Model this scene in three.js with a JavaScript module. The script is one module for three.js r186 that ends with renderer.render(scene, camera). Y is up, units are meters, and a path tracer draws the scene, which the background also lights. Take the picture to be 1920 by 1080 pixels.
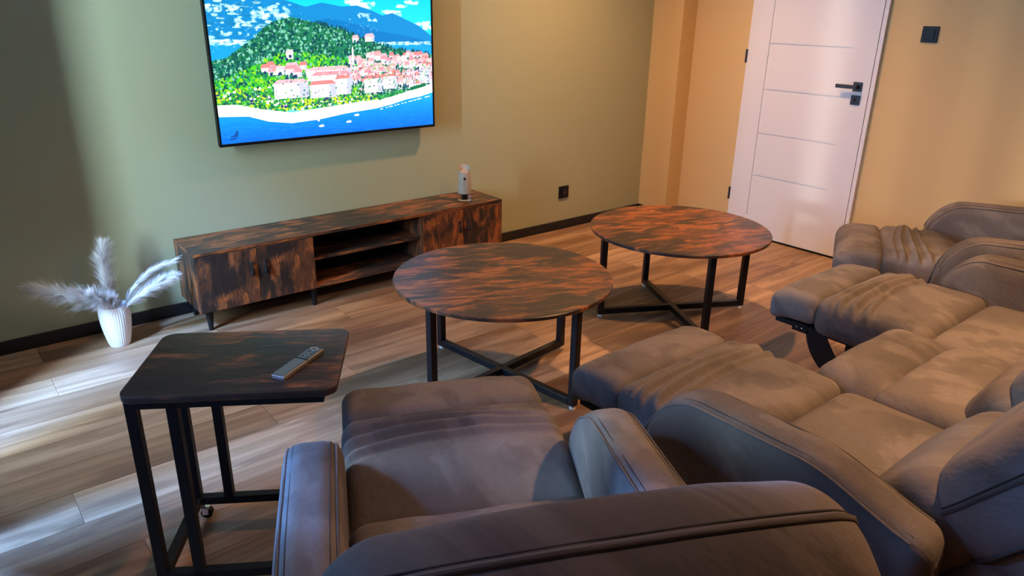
import * as THREE from 'three';
import { RoundedBoxGeometry } from 'three/addons/geometries/RoundedBoxGeometry.js';
import { mergeGeometries, mergeVertices, toCreasedNormals } from 'three/addons/utils/BufferGeometryUtils.js';
import { RectAreaLightUniformsLib } from 'three/addons/lights/RectAreaLightUniformsLib.js';
import { Brush, Evaluator, SUBTRACTION } from 'three-bvh-csg';

// ------------------------------------------------------------------ camera, exposure, large lights
const scene = new THREE.Scene();
const renderer = new THREE.WebGLRenderer();
renderer.toneMapping = THREE.LinearToneMapping;
renderer.toneMappingExposure = 0.88;
renderer.shadowMap.enabled = true;
RectAreaLightUniformsLib.init();

const camera = new THREE.PerspectiveCamera(43.064, 16 / 9, 0.05, 60);
{
  const fwd = new THREE.Vector3(0.59441923, -0.35927074, -0.7194375);
  const up = new THREE.Vector3(0.21470812, 0.93307749, -0.28855989);
  camera.position.set(-4.2765, 1.467, 3.6538);
  camera.up.copy(up);
  camera.lookAt(camera.position.clone().add(fwd));
}
scene.add(camera);

const WARM = new THREE.Color().setRGB(1, 0.53, 0.24);
const SKY = new THREE.Color().setRGB(0.15, 0.38, 1);                     // blue light of the open sky
const DAY = new THREE.Color().setRGB(0.56, 0.80, 1);                     // daylight thrown back by the street
scene.background = new THREE.Color().setRGB(0.30, 0.36, 0.46);           // overcast daylight outside the windows

// unseen area-light panels behind the left windows, each placed for what it lights
function unseenDayPanel(color, z, y, w, h, power) {
  const l = new THREE.RectAreaLight(color, power, w, h);
  l.position.set(-5.16, y, z); l.lookAt(0, y, z); scene.add(l);
}
const SLOT = [0.90, 1.07];                                              // gap in the unseen curtains, shapes the daylight beam
unseenDayPanel(DAY, 1.148, 1.42, 0.04, 1.6, 800);  // out of view, lights the sage wall
unseenDayPanel(new THREE.Color().setRGB(0.36, 0.60, 1), 0.93, 1.42, 0.05, 1.6, 480);  // out of view, lights the door and ochre wall
unseenDayPanel(SKY, 0.49, 1.42, 0.07, 1.6, 2300);  // out of view, aimed to turn the near recliner arm blue
unseenDayPanel(SKY, 2.30, 1.45, 0.55, 1.2, 14);  // out of view, soft blue light on the near recliner
{                                                                       // unseen sky panel above the tall window, tilted to light the floor
  const l = new THREE.RectAreaLight(SKY, 6000, 0.18, 0.7);
  l.position.set(-5.42, 2.75, 1.30); l.lookAt(-4.1, 0, 0.75); scene.add(l);
}

// hazy low sun, unseen, angled through curtain slits to streak the ochre wall
const sun = new THREE.DirectionalLight(new THREE.Color().setRGB(1, 0.93, 0.82), 0.85);
sun.position.set(-9, 1.9, 0.7); sun.target.position.set(0, 0.9, 1.3);
sun.castShadow = true; sun.shadow.radius = 4; sun.shadow.mapSize.set(2048, 2048);
Object.assign(sun.shadow.camera, { left: -5, right: 5, top: 5, bottom: -5, near: 0.1, far: 20 });
scene.add(sun, sun.target);

// ------------------------------------------------------------------ helpers
let seedState = 12345;
const rnd = () => { seedState = (seedState * 1664525 + 1013904223) >>> 0; return seedState / 4294967296; };
const rr = (a, b) => a + (b - a) * rnd();
const clamp = (x, a, b) => Math.min(b, Math.max(a, x));
const smooth = (a, b, x) => { const t = clamp((x - a) / (b - a), 0, 1); return t * t * (3 - 2 * t); };
const mix = (a, b, t) => a + (b - a) * t;
const hash = (x, y, s) => { let h = Math.imul(x, 374761393) ^ Math.imul(y, 668265263) ^ Math.imul(s, 1274126177); h = Math.imul(h ^ (h >>> 13), 1274126177); return ((h ^ (h >>> 16)) >>> 0) / 4294967296; };
function vnoise(x, y, px, py, s) {                                       // value noise that repeats after px, py cells
  const x0 = Math.floor(x), y0 = Math.floor(y), fx = x - x0, fy = y - y0;
  const u = fx * fx * (3 - 2 * fx), v = fy * fy * (3 - 2 * fy), m = (a, n) => ((a % n) + n) % n;
  const a = hash(m(x0, px), m(y0, py), s), b = hash(m(x0 + 1, px), m(y0, py), s), c = hash(m(x0, px), m(y0 + 1, py), s), d = hash(m(x0 + 1, px), m(y0 + 1, py), s);
  return mix(mix(a, b, u), mix(c, d, u), v);
}
function fbm(u, v, fx, fy, oct, s) {                                     // u, v in 0..1
  let sum = 0, amp = 0.5, tot = 0;
  for (let o = 0; o < oct; o++) { sum += amp * vnoise(u * fx, v * fy, fx, fy, s + o * 17); tot += amp; amp *= 0.5; fx *= 2; fy *= 2; }
  return sum / tot;
}
function texture(w, h, fn, srgb = true) {
  const d = new Uint8Array(w * h * 4);
  for (let j = 0; j < h; j++) for (let i = 0; i < w; i++) {
    const c = fn((i + 0.5) / w, (j + 0.5) / h), k = (j * w + i) * 4;
    d[k] = clamp(c[0], 0, 255); d[k + 1] = clamp(c[1], 0, 255); d[k + 2] = clamp(c[2], 0, 255); d[k + 3] = 255;
  }
  const t = new THREE.DataTexture(d, w, h, THREE.RGBAFormat);
  t.wrapS = t.wrapT = THREE.RepeatWrapping; t.magFilter = THREE.LinearFilter; t.minFilter = THREE.LinearFilter;
  if (srgb) t.colorSpace = THREE.SRGBColorSpace;
  t.needsUpdate = true;
  return t;
}
const lerp3 = (a, b, t) => [mix(a[0], b[0], t), mix(a[1], b[1], t), mix(a[2], b[2], t)];

const used = {};
function numbered(n) { const k = used[n] = (used[n] ?? -1) + 1; return k ? `${n}_${String(k).padStart(3, '0')}` : n; }
function tag(o, label, category, group, kind) {
  Object.assign(o.userData, { label, category });
  if (group) o.userData.group = group;
  if (kind) o.userData.kind = kind;
  return o;
}
function shade(o) { o.traverse((m) => { if (m.isMesh) { m.castShadow = true; m.receiveShadow = true; } }); return o; }
function thing(name, label, category, [x, y, z] = [0, 0, 0], turn = 0, group, kind) {
  const o = new THREE.Group(); o.name = numbered(name); o.position.set(x, y, z); o.rotation.y = turn;
  scene.add(o); return tag(o, label, category, group, kind);
}
function part(name, geo, mat, parent, pos, rot) {
  const m = new THREE.Mesh(geo, mat); m.name = name; m.castShadow = m.receiveShadow = true;
  if (pos) m.position.set(...pos);
  if (rot) m.rotation.set(...rot);
  parent.add(m); return m;
}
// box with uv in metres; grain = axis along which u runs
function box(w, h, d, x = 0, y = 0, z = 0, grain = 'x', bev = 0) {
  const g = bev ? new RoundedBoxGeometry(w, h, d, 2, bev) : new THREE.BoxGeometry(w, h, d);
  g.translate(x, y, z); return boxUV(g, grain);
}
function boxUV(g, grain = 'x', off = null) {
  const p = g.attributes.position, n = g.attributes.normal, uv = new Float32Array(p.count * 2);
  const ou = off ? off[0] : rnd(), ov = off ? off[1] : rnd();
  for (let i = 0; i < p.count; i++) {
    const P = { x: p.getX(i), y: p.getY(i), z: p.getZ(i) }, N = { x: Math.abs(n.getX(i)), y: Math.abs(n.getY(i)), z: Math.abs(n.getZ(i)) };
    const ax = N.x > N.y && N.x > N.z ? 'x' : N.y > N.z ? 'y' : 'z';
    const others = ['x', 'y', 'z'].filter((a) => a !== ax);
    const ua = others.includes(grain) ? grain : others[0], va = others.find((a) => a !== ua);
    uv[i * 2] = P[ua] + ou; uv[i * 2 + 1] = P[va] + ov;
  }
  g.setAttribute('uv', new THREE.BufferAttribute(uv, 2)); return g;
}
function tube(pts, r, seg = 40, rad = 8, closed = false) {
  return new THREE.TubeGeometry(new THREE.CatmullRomCurve3(pts.map((q) => new THREE.Vector3(...q)), closed, 'centripetal'), seg, r, rad, closed);
}
function lathe(pts, seg = 48) { return new THREE.LatheGeometry(pts.map((q) => new THREE.Vector2(...q)), seg); }
function merged(list) { return mergeGeometries(list.map((g) => { const q = g.index ? g.toNonIndexed() : g; for (const k of Object.keys(q.attributes)) if (!['position', 'normal', 'uv'].includes(k)) q.deleteAttribute(k); return q; })); }

// soft upholstered pad: a rounded, puffed and creased closed surface
function pad(w, h, d, o = {}) {
  const { r = Math.min(h, w, d) * 0.42, puff = 0.02, puffB = 0.005, nx = 40, ny = 10, nz = 36, deform, lump = 0.003, seed = 1 } = o;
  let g = new THREE.BoxGeometry(w, h, d, nx, ny, nz);
  g.deleteAttribute('uv'); g.deleteAttribute('normal'); g = mergeVertices(g, 1e-5);
  const p = g.attributes.position, v = new THREE.Vector3(), q = new THREE.Vector3(), ix = w / 2 - r, iy = h / 2 - Math.min(r, h / 2 - 1e-3), iz = d / 2 - r;
  const ry = h / 2 - iy;
  for (let i = 0; i < p.count; i++) {
    v.fromBufferAttribute(p, i);
    q.set(clamp(v.x, -ix, ix), clamp(v.y, -iy, iy), clamp(v.z, -iz, iz));
    const dx = (v.x - q.x) / r, dy = (v.y - q.y) / ry, dz = (v.z - q.z) / r, l = Math.hypot(dx, dy, dz) || 1;
    const f = Math.max(Math.abs(dx), Math.abs(dy), Math.abs(dz)) / l;
    v.set(q.x + dx * f * r, q.y + dy * f * ry, q.z + dz * f * r);
    const t = clamp(1 - (2 * v.x / w) ** 2, 0, 1), s = clamp(1 - (2 * v.z / d) ** 2, 0, 1), b = Math.pow(t * s, 0.55);
    const top = smooth(-h * 0.1, h * 0.45, v.y), bot = smooth(-h * 0.1, h * 0.45, -v.y);
    v.y += top * puff * b - bot * puffB * b + top * lump * (vnoise(v.x * 14 + 50, v.z * 14 + 50, 999, 999, seed) - 0.5) * 2;
    if (deform) deform(v, top);
    p.setXYZ(i, v.x, v.y, v.z);
  }
  g.computeVertexNormals();
  return softUV(g, seed);
}
function softUV(g, seed = 1) {
  const p = g.attributes.position, uv = new Float32Array(p.count * 2), a = hash(seed, 3, 5), b = hash(seed, 7, 9);
  for (let i = 0; i < p.count; i++) { uv[2 * i] = p.getX(i) + 0.7 * p.getY(i) + a; uv[2 * i + 1] = p.getZ(i) + 0.7 * p.getY(i) + b; }
  g.setAttribute('uv', new THREE.BufferAttribute(uv, 2)); return g;
}

// ------------------------------------------------------------------ materials
const std = (o) => new THREE.MeshStandardMaterial(o), phys = (o) => new THREE.MeshPhysicalMaterial(o);
function rustic(dark, s, ax = 7, ay = 13, sx = 12, sy = 64) {            // printed rustic board, grain along u, one metre square
  const knots = []; for (let k = 0; k < 16; k++) knots.push([hash(k, 1, s), hash(k, 2, s), 0.012 + 0.02 * hash(k, 3, s)]);
  return texture(1024, 1024, (u, v) => {
    const wob = (fbm(u, v, 8, 12, 4, s + 90) - 0.5) * 0.12;
    let kn = 0;
    for (const [a, b, r] of knots) { let x = Math.abs(u - a), y = Math.abs(v - b); x = Math.min(x, 1 - x) / 1.5; y = Math.min(y, 1 - y); const d = Math.hypot(x, y) / r; if (d < 3) kn = Math.max(kn, 1 - d / 3); }
    const streak = fbm(u + wob, v + wob * 0.4 + kn * 0.02, sx, sy, 5, s), fine = fbm(u, v + wob * 0.3, 40, 260, 2, s + 40);
    const blot = 0.55 * fbm(u + wob, v + wob, ax, ay, 6, s + 7) + 0.45 * fbm(u - wob, v, 3, 5, 4, s + 13), blot2 = fbm(u + wob, v + wob * 0.5, 10, 26, 5, s + 21);
    let c = lerp3([140, 80, 43], [90, 53, 34], smooth(0.34, 0.66, streak));
    c = lerp3(c, [80, 50, 35], 0.8 * smooth(0.46, 0.62, blot2));
    c = lerp3(c, [70, 53, 44], 0.6 * smooth(dark - 0.06, dark + 0.08, blot + 0.35 * (streak - 0.5)));
    c = lerp3(c, [40, 33, 30], 0.88 * smooth(dark - 0.03, dark + 0.15, blot + 0.5 * (streak - 0.5) + 0.34 * (blot2 - 0.5) + 0.22 * (fine - 0.5) + 0.25 * kn * kn));
    const f = 0.74 + 0.5 * fine;
    return [c[0] * f, c[1] * f, c[2] * f];
  });
}
const rusticMap = rustic(0.485, 3), rusticDark = rustic(0.40, 11), rusticDoor = rustic(0.475, 29, 10, 11, 14, 44);
const grainBump = texture(512, 512, (u, v) => { const a = fbm(u, v, 8, 110, 3, 61) * 255; return [a, a, a]; }, false);
const M = {};
M.rustic = phys({ map: rusticMap, roughness: 0.36, bumpMap: grainBump, bumpScale: 0.0006, specularIntensity: 0.8 });
M.rusticDark = phys({ map: rusticDark, roughness: 0.45, bumpMap: grainBump, bumpScale: 0.0006, specularIntensity: 0.8 });
M.rusticDoor = phys({ map: rusticDoor, roughness: 0.36, bumpMap: grainBump, bumpScale: 0.0006, specularIntensity: 0.8 });
M.black = phys({ color: 0x0b0b0c, roughness: 0.55, specularIntensity: 0.5 });
M.blackSteel = std({ color: 0x15161a, roughness: 0.42, metalness: 0.35 });
M.chrome = std({ color: 0xd8d8d8, roughness: 0.18, metalness: 1 });
M.whiteFoot = std({ color: 0xcfccc6, roughness: 0.5 });
M.blackBoard = std({ color: 0x101012, roughness: 0.42 });
const plaster = texture(512, 512, (u, v) => { const a = 110 + 60 * fbm(u, v, 60, 60, 3, 5) + 30 * (fbm(u, v, 6, 6, 3, 8) - 0.5); return [a, a, a]; }, false);
const paint = (r, g, b) => std({ color: new THREE.Color().setRGB(r, g, b), roughness: 0.72, bumpMap: plaster, bumpScale: 0.0006 });
M.sage = paint(0.335, 0.335, 0.195);
M.ochre = paint(0.60, 0.42, 0.18);
M.ceiling = paint(0.42, 0.40, 0.37);  // unseen ceiling, darkened so it bounces less light
M.doorWhite = std({ color: new THREE.Color().setRGB(0.70, 0.69, 0.68), roughness: 0.38 });
M.gunmetal = std({ color: 0x45454a, roughness: 0.32, metalness: 0.85 });
M.plastic = phys({ color: 0x0c0c0e, roughness: 0.4, specularIntensity: 0.5 });
const oak = texture(1024, 2048, (u, v) => {                              // v along the board: 2.4 m, u across: 1.2 m
  const wob = fbm(u, v, 5, 4, 3, 33) * 0.05;
  const s1 = fbm(u + wob, v, 60, 4, 4, 70), s2 = fbm(u + wob, v, 200, 10, 2, 75), b = fbm(u + wob, v, 16, 6, 5, 79);
  let c = lerp3([182, 154, 126], [154, 126, 99], smooth(0.3, 0.72, s1));
  c = lerp3(c, [124, 98, 77], 0.7 * smooth(0.50, 0.70, b));
  const f = 0.95 + 0.1 * s2;
  return [c[0] * f, c[1] * f, c[2] * f];
});
const oakBump = texture(512, 1024, (u, v) => { const a = fbm(u, v, 90, 6, 3, 71) * 255; return [a, a, a]; }, false);
oak.repeat.set(1 / 1.2, 1 / 2.4); oakBump.repeat.set(1 / 1.2, 1 / 2.4);
M.planks = [0xe4dace, 0xd6c8b8, 0xefe6da, 0xc9baa9].map((c) => std({ map: oak, color: c, roughness: 0.48, bumpMap: oakBump, bumpScale: 0.0008 }));
M.subfloor = std({ color: 0x2a221b, roughness: 0.9 });
// velvet: grey-taupe nap with brushed patches
const napMap = texture(1024, 1024, (u, v) => {
  const a = fbm(u, v, 4, 4, 4, 201), b = fbm(u, v, 11, 9, 4, 211), c = fbm(u, v, 160, 160, 2, 221);
  const k = 0.90 + 0.16 * smooth(0.38, 0.62, a) + 0.14 * (smooth(0.44, 0.60, b) - 0.5) + 0.08 * (c - 0.5);
  return [102 * k, 95 * k, 90 * k];
});
const napBump = texture(512, 512, (u, v) => { const a = 255 * (0.5 * fbm(u, v, 120, 120, 2, 231) + 0.5 * fbm(u, v, 12, 12, 3, 241)); return [a, a, a]; }, false);
M.velvet = phys({ map: napMap, roughness: 0.82, bumpMap: napBump, bumpScale: 0.0015, sheen: 0.3, sheenRoughness: 0.45, sheenColor: new THREE.Color().setRGB(0.55, 0.52, 0.52), specularIntensity: 0.25 });
M.stitch = std({ color: 0x33302f, roughness: 0.9 });
M.lining = std({ color: 0x111113, roughness: 0.95 });

// ------------------------------------------------------------------ room
const XL = -4.9, XR = 0.149, ZB = 7.6, HC = 2.55;  // rear wall out of view, set far back to lessen bounced light
const uvWall = (g) => boxUV(g, 'x', [0, 0]);
function structure(name, geos, mat, label, category) {
  const o = part(name, geos.length > 1 ? merged(geos) : geos[0], mat, scene);
  return tag(o, label, category, null, 'structure');
}
structure('wall_back', [uvWall(new THREE.BoxGeometry(5.6, HC + 0.2, 0.2).translate(-2.45, HC / 2, -0.1))], M.sage, 'sage green wall behind the television', 'wall');
{
  const w = structure('wall_right', [uvWall(new THREE.BoxGeometry(0.2, HC + 0.2, 8).translate(XR + 0.1, HC / 2, 3.8))], M.ochre, 'ochre yellow wall around the white door', 'wall');
  part('pilaster', uvWall(new THREE.BoxGeometry(XR, HC, 0.262).translate(XR / 2, HC / 2, 0.131)), M.ochre, w);
}
structure('wall_front', [uvWall(new THREE.BoxGeometry(5.6, HC + 0.2, 0.2).translate(-2.45, HC / 2, ZB + 0.1))], M.sage, 'unseen sage green wall behind the camera, set back to lessen bounced light', 'wall');
const W1 = [0.35, 1.9, 0.6, 2.25], W2 = [2.0, 2.6, 0.8, 2.1];       // openings in the left wall: z0, z1, y0, y1
{
  const b = (z0, z1, y0, y1) => uvWall(new THREE.BoxGeometry(0.26, y1 - y0, z1 - z0).translate(XL - 0.13, (y0 + y1) / 2, (z0 + z1) / 2));
  structure('wall_left', [b(-0.2, W1[0], 0, HC), b(W1[1], W2[0], 0, HC), b(W2[1], ZB + 0.2, 0, HC), b(W1[0], W1[1], W1[3], HC), b(W1[0], W1[1], 0, W1[2]), b(W2[0], W2[1], W2[3], HC), b(W2[0], W2[1], 0, W2[2])], M.ochre, 'unseen left wall with two window openings', 'wall');
}
structure('ceiling', [uvWall(new THREE.BoxGeometry(5.8, 0.2, 8.2).translate(-2.4, HC + 0.1, 3.8))], M.ceiling, 'unseen plain ceiling, toned down to lessen bounced light', 'ceiling');
{
  const fl = thing('floor', 'greige oak laminate floor of long planks', 'floor', [0, 0, 0], 0, null, 'structure');
  part('subfloor', new THREE.BoxGeometry(5.6, 0.1, 8).translate(-2.4, -0.062, 3.8), M.subfloor, fl);
  const PW = 0.182, PL = 1.28, GAP = 0.0016, variants = [];
  for (let k = 0; k < 10; k++) {
    const g = new THREE.BoxGeometry(PL - GAP, 0.012, PW - GAP), p = g.attributes.position, uv = new Float32Array(p.count * 2), a = rnd() * 2.4, b = rnd() * 1.2;
    for (let i = 0; i < p.count; i++) { uv[2 * i] = p.getZ(i) + b + p.getY(i); uv[2 * i + 1] = p.getX(i) + a + p.getY(i); }
    g.setAttribute('uv', new THREE.BufferAttribute(uv, 2)); variants.push(g);
  }
  const starts = [-4.04, -4.62, -4.04, -4.47, -4.85, -4.3, -4.72, -4.12, -4.55, -4.0];
  for (let row = 0; row < 42; row++) {
    const z = 0.2 - PW / 2 + row * PW;
    let x = row < starts.length ? starts[row] : -4.9 + rnd() * PL;
    while (x > XL) x -= PL;
    for (; x < XR; x += PL) {
      const x0 = Math.max(x, XL - 0.02), x1 = Math.min(x + PL, XR + 0.02);
      if (x1 - x0 < 0.03) continue;
      const m = part('plank', variants[(rnd() * 10) | 0], M.planks[(rnd() * 4) | 0], fl, [(x0 + x1) / 2, -0.006, z]);
      m.scale.x = (x1 - x0) / PL;
    }
  }
}
structure('baseboard_back', [box(XR - XL, 0.058, 0.014, (XR + XL) / 2 - 0.074, 0.029, 0.007)], M.blackBoard, 'black baseboard along the sage green wall', 'baseboard');
structure('baseboard_right', [box(0.012, 0.058, 0.27, -0.006, 0.029, 0.135), box(0.012, 0.058, 0.44, XR - 0.006, 0.029, 0.485), box(0.012, 0.058, 3.95, XR - 0.006, 0.029, 3.6)], M.blackBoard, 'black baseboard along the ochre wall', 'baseboard');

// windows of the left wall, out of view, placed to let daylight in
function win(name, [z0, z1, y0, y1], label) {
  const o = thing(name, label, 'window', [0, 0, 0], 0, null, 'structure');
  const f = 0.05, x = XL - 0.2;
  for (const [a, b, c, d] of [[z0, z0 + f, y0, y1], [z1 - f, z1, y0, y1], [z0 + f, z1 - f, y0, y0 + f], [z0 + f, z1 - f, y1 - f, y1]])
    part('frame', box(0.06, d - c, b - a, x, (c + d) / 2, (a + b) / 2), M.doorWhite, o);
  part('pane', new THREE.BoxGeometry(0.006, y1 - y0 - 2 * f, z1 - z0 - 2 * f).translate(x, (y0 + y1) / 2, (z0 + z1) / 2), phys({ color: 0xffffff, roughness: 0.02, transmission: 1, thickness: 0 }), o);
}
win('window_1', W1, 'unseen tall window in the left wall behind curtains, lighting the sage wall');
win('window_2', W2, 'unseen second window in the left wall, placed to light the near recliner');
M.curtain = std({ color: 0x6d6a66, roughness: 0.95 });
function curtain(z0, z1, label) {  // out of view; gap and slits shape the daylight beam and sun streaks
  const o = thing('curtain', label, 'curtain', [0, 0, 0], 0, 'unseen curtains in front of the tall window');
  const n = Math.max(6, Math.round((z1 - z0) / 0.012)), g = new THREE.BoxGeometry(0.02, 2.42, z1 - z0, 1, 1, n), p = g.attributes.position;
  for (let i = 0; i < p.count; i++) { const z = p.getZ(i); p.setX(i, p.getX(i) + 0.018 * Math.sin((z + z0) * 62)); }
  g.computeVertexNormals();
  part('cloth', g, M.curtain, o, [XL + 0.06, 1.225, (z0 + z1) / 2]);
}
curtain(0.22, SLOT[0], 'unseen grey curtain panel beside the corner of the sage wall, shaping the daylight');
curtain(SLOT[1], 1.382, 'unseen grey curtain panel on the other side of the open gap');
curtain(1.43, 1.765, 'unseen third grey curtain panel of the tall window');
curtain(1.815, 1.97, 'unseen narrow grey curtain panel at the end of the tall window');

// ceiling lamps out of view, placed to throw the warm light and shadows
function unseenCeilingLight(x, z, power, label, angle) {
  const o = thing('unseen_ceiling_light', label, 'ceiling light', [x, HC, z], 0, 'unseen round ceiling lights');
  part('trim_ring', lathe([[0.055, -0.004], [0.075, -0.012], [0.09, -0.008], [0.092, 0]], 32), M.whiteFoot, o);
  part('lens', new THREE.CylinderGeometry(0.056, 0.056, 0.006, 32).translate(0, -0.004, 0), std({ color: 0xffffff, emissive: WARM, emissiveIntensity: 3, roughness: 0.6 }), o);
  const l = new THREE.SpotLight(WARM, power, 0, angle ?? 1.25, 1, 2);
  l.position.set(0, -0.02, 0); l.target.position.set(0, -2.5, 0); l.castShadow = true; l.shadow.radius = 2.5; l.shadow.mapSize.set(1024, 1024);
  o.add(l, l.target);
}
unseenCeilingLight(-1.9, 3.4, 34, 'unseen round ceiling light above the three-seat sofa, lighting seats and console wall');
unseenCeilingLight(-1.1, 0.9, 26, 'unseen round ceiling light near the corner by the door, lighting the coffee tables');

// ------------------------------------------------------------------ door
{
  const Z0 = 0.7228, Z1 = 1.5699, TOP = 2.03, XF = XR - 0.026;
  const d = thing('door_1', 'white panelled door with black lever handle', 'door', [XR, 0, (Z0 + Z1) / 2], 0, null, 'structure');
  const zc = (Z0 + Z1) / 2, L = (z) => z - zc, ev = new Evaluator(); ev.useGroups = false;
  let leaf = new Brush(new THREE.BoxGeometry(0.026, TOP - 0.014, Z1 - Z0).translate(-0.013, (TOP + 0.014) / 2, 0)); leaf.updateMatrixWorld();
  const cut = (y, z, h, w) => { const b = new Brush(new THREE.BoxGeometry(0.014, h, w).translate(-0.026, y, L(z))); b.updateMatrixWorld(); leaf = ev.evaluate(leaf, b, SUBTRACTION); };
  cut(1.02, 0.8796, 1.75, 0.008);
  for (const y of [0.4275, 0.7097, 0.9922, 1.2765, 1.56, 1.845]) cut(y, (0.8796 + 1.4232) / 2, 0.008, 1.4232 - 0.8796);
  const lg = toCreasedNormals(leaf.geometry.clone(), 0.3);
  part('leaf', lg, M.doorWhite, d);
  part('frame', box(0.022, TOP + 0.03, 0.024, -0.011, (TOP + 0.03) / 2, L(Z1 + 0.0145)), M.doorWhite, d);
  part('frame', box(0.022, 0.026, Z1 - Z0 + 0.06, -0.011, TOP + 0.017, 0), M.doorWhite, d);
  part('frame', box(0.012, TOP + 0.03, 0.006, -0.006, (TOP + 0.03) / 2, L(Z0 - 0.005)), M.doorWhite, d);
  part('threshold', box(0.03, 0.008, Z1 - Z0, -0.008, 0.004, 0), M.black, d);  // black strip standing in for the shade in the gap under the leaf
  for (const y of [1.192, 0.271, 1.86]) part('hinge', new THREE.CylinderGeometry(0.007, 0.007, 0.085, 12).translate(-0.03, y, L(Z0 - 0.003)), M.gunmetal, d);
  const hz = L(1.5005), hy = 1.0617;
  const lever = part('lever_handle', merged([box(0.04, 0.02, 0.02, -0.052, hy, hz), box(0.012, 0.022, 0.125, -0.07, hy, hz - 0.052, 'z', 0.003)]), M.gunmetal, d);
  part('rosette', box(0.008, 0.054, 0.054, -0.03, hy, hz, 'x', 0.002), M.gunmetal, lever);
  const esc = part('escutcheon', box(0.008, 0.054, 0.054, -0.03, 0.985, hz, 'x', 0.002), M.gunmetal, d);
  part('keyhole', merged([new THREE.CylinderGeometry(0.0065, 0.0065, 0.004, 16).rotateZ(Math.PI / 2).translate(-0.0345, 0.99, hz), box(0.004, 0.016, 0.006, -0.0345, 0.98, hz)]), M.black, esc);
}

// light switch and socket
{
  const s = thing('light_switch', 'black square light switch on the ochre wall', 'switch', [XR, 1.366, 1.835]);
  part('plate', box(0.01, 0.084, 0.0845, -0.005, 0, 0, 'x', 0.002), M.plastic, s);
  part('rocker', box(0.006, 0.052, 0.05, -0.011, 0, 0.002, 'x', 0.002), phys({ color: 0x151a18, roughness: 0.35, specularIntensity: 0.5 }), s, null, [0, 0, 0.05]);
  const k = thing('power_socket', 'black power socket low on the sage green wall', 'socket', [-0.8085, 0.2625, 0]);
  part('plate', box(0.0885, 0.085, 0.01, 0, 0, 0.005, 'x', 0.002), M.plastic, k);
  part('insert', new THREE.CylinderGeometry(0.021, 0.02, 0.006, 24).rotateX(Math.PI / 2).translate(0, 0, 0.012), std({ color: 0x0a0a0c, roughness: 0.3 }), k);
  for (const x of [-0.009, 0.009]) part('contact', new THREE.CylinderGeometry(0.0028, 0.0028, 0.004, 10).rotateX(Math.PI / 2).translate(x, 0, 0.0145), M.chrome, k);
}

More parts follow.
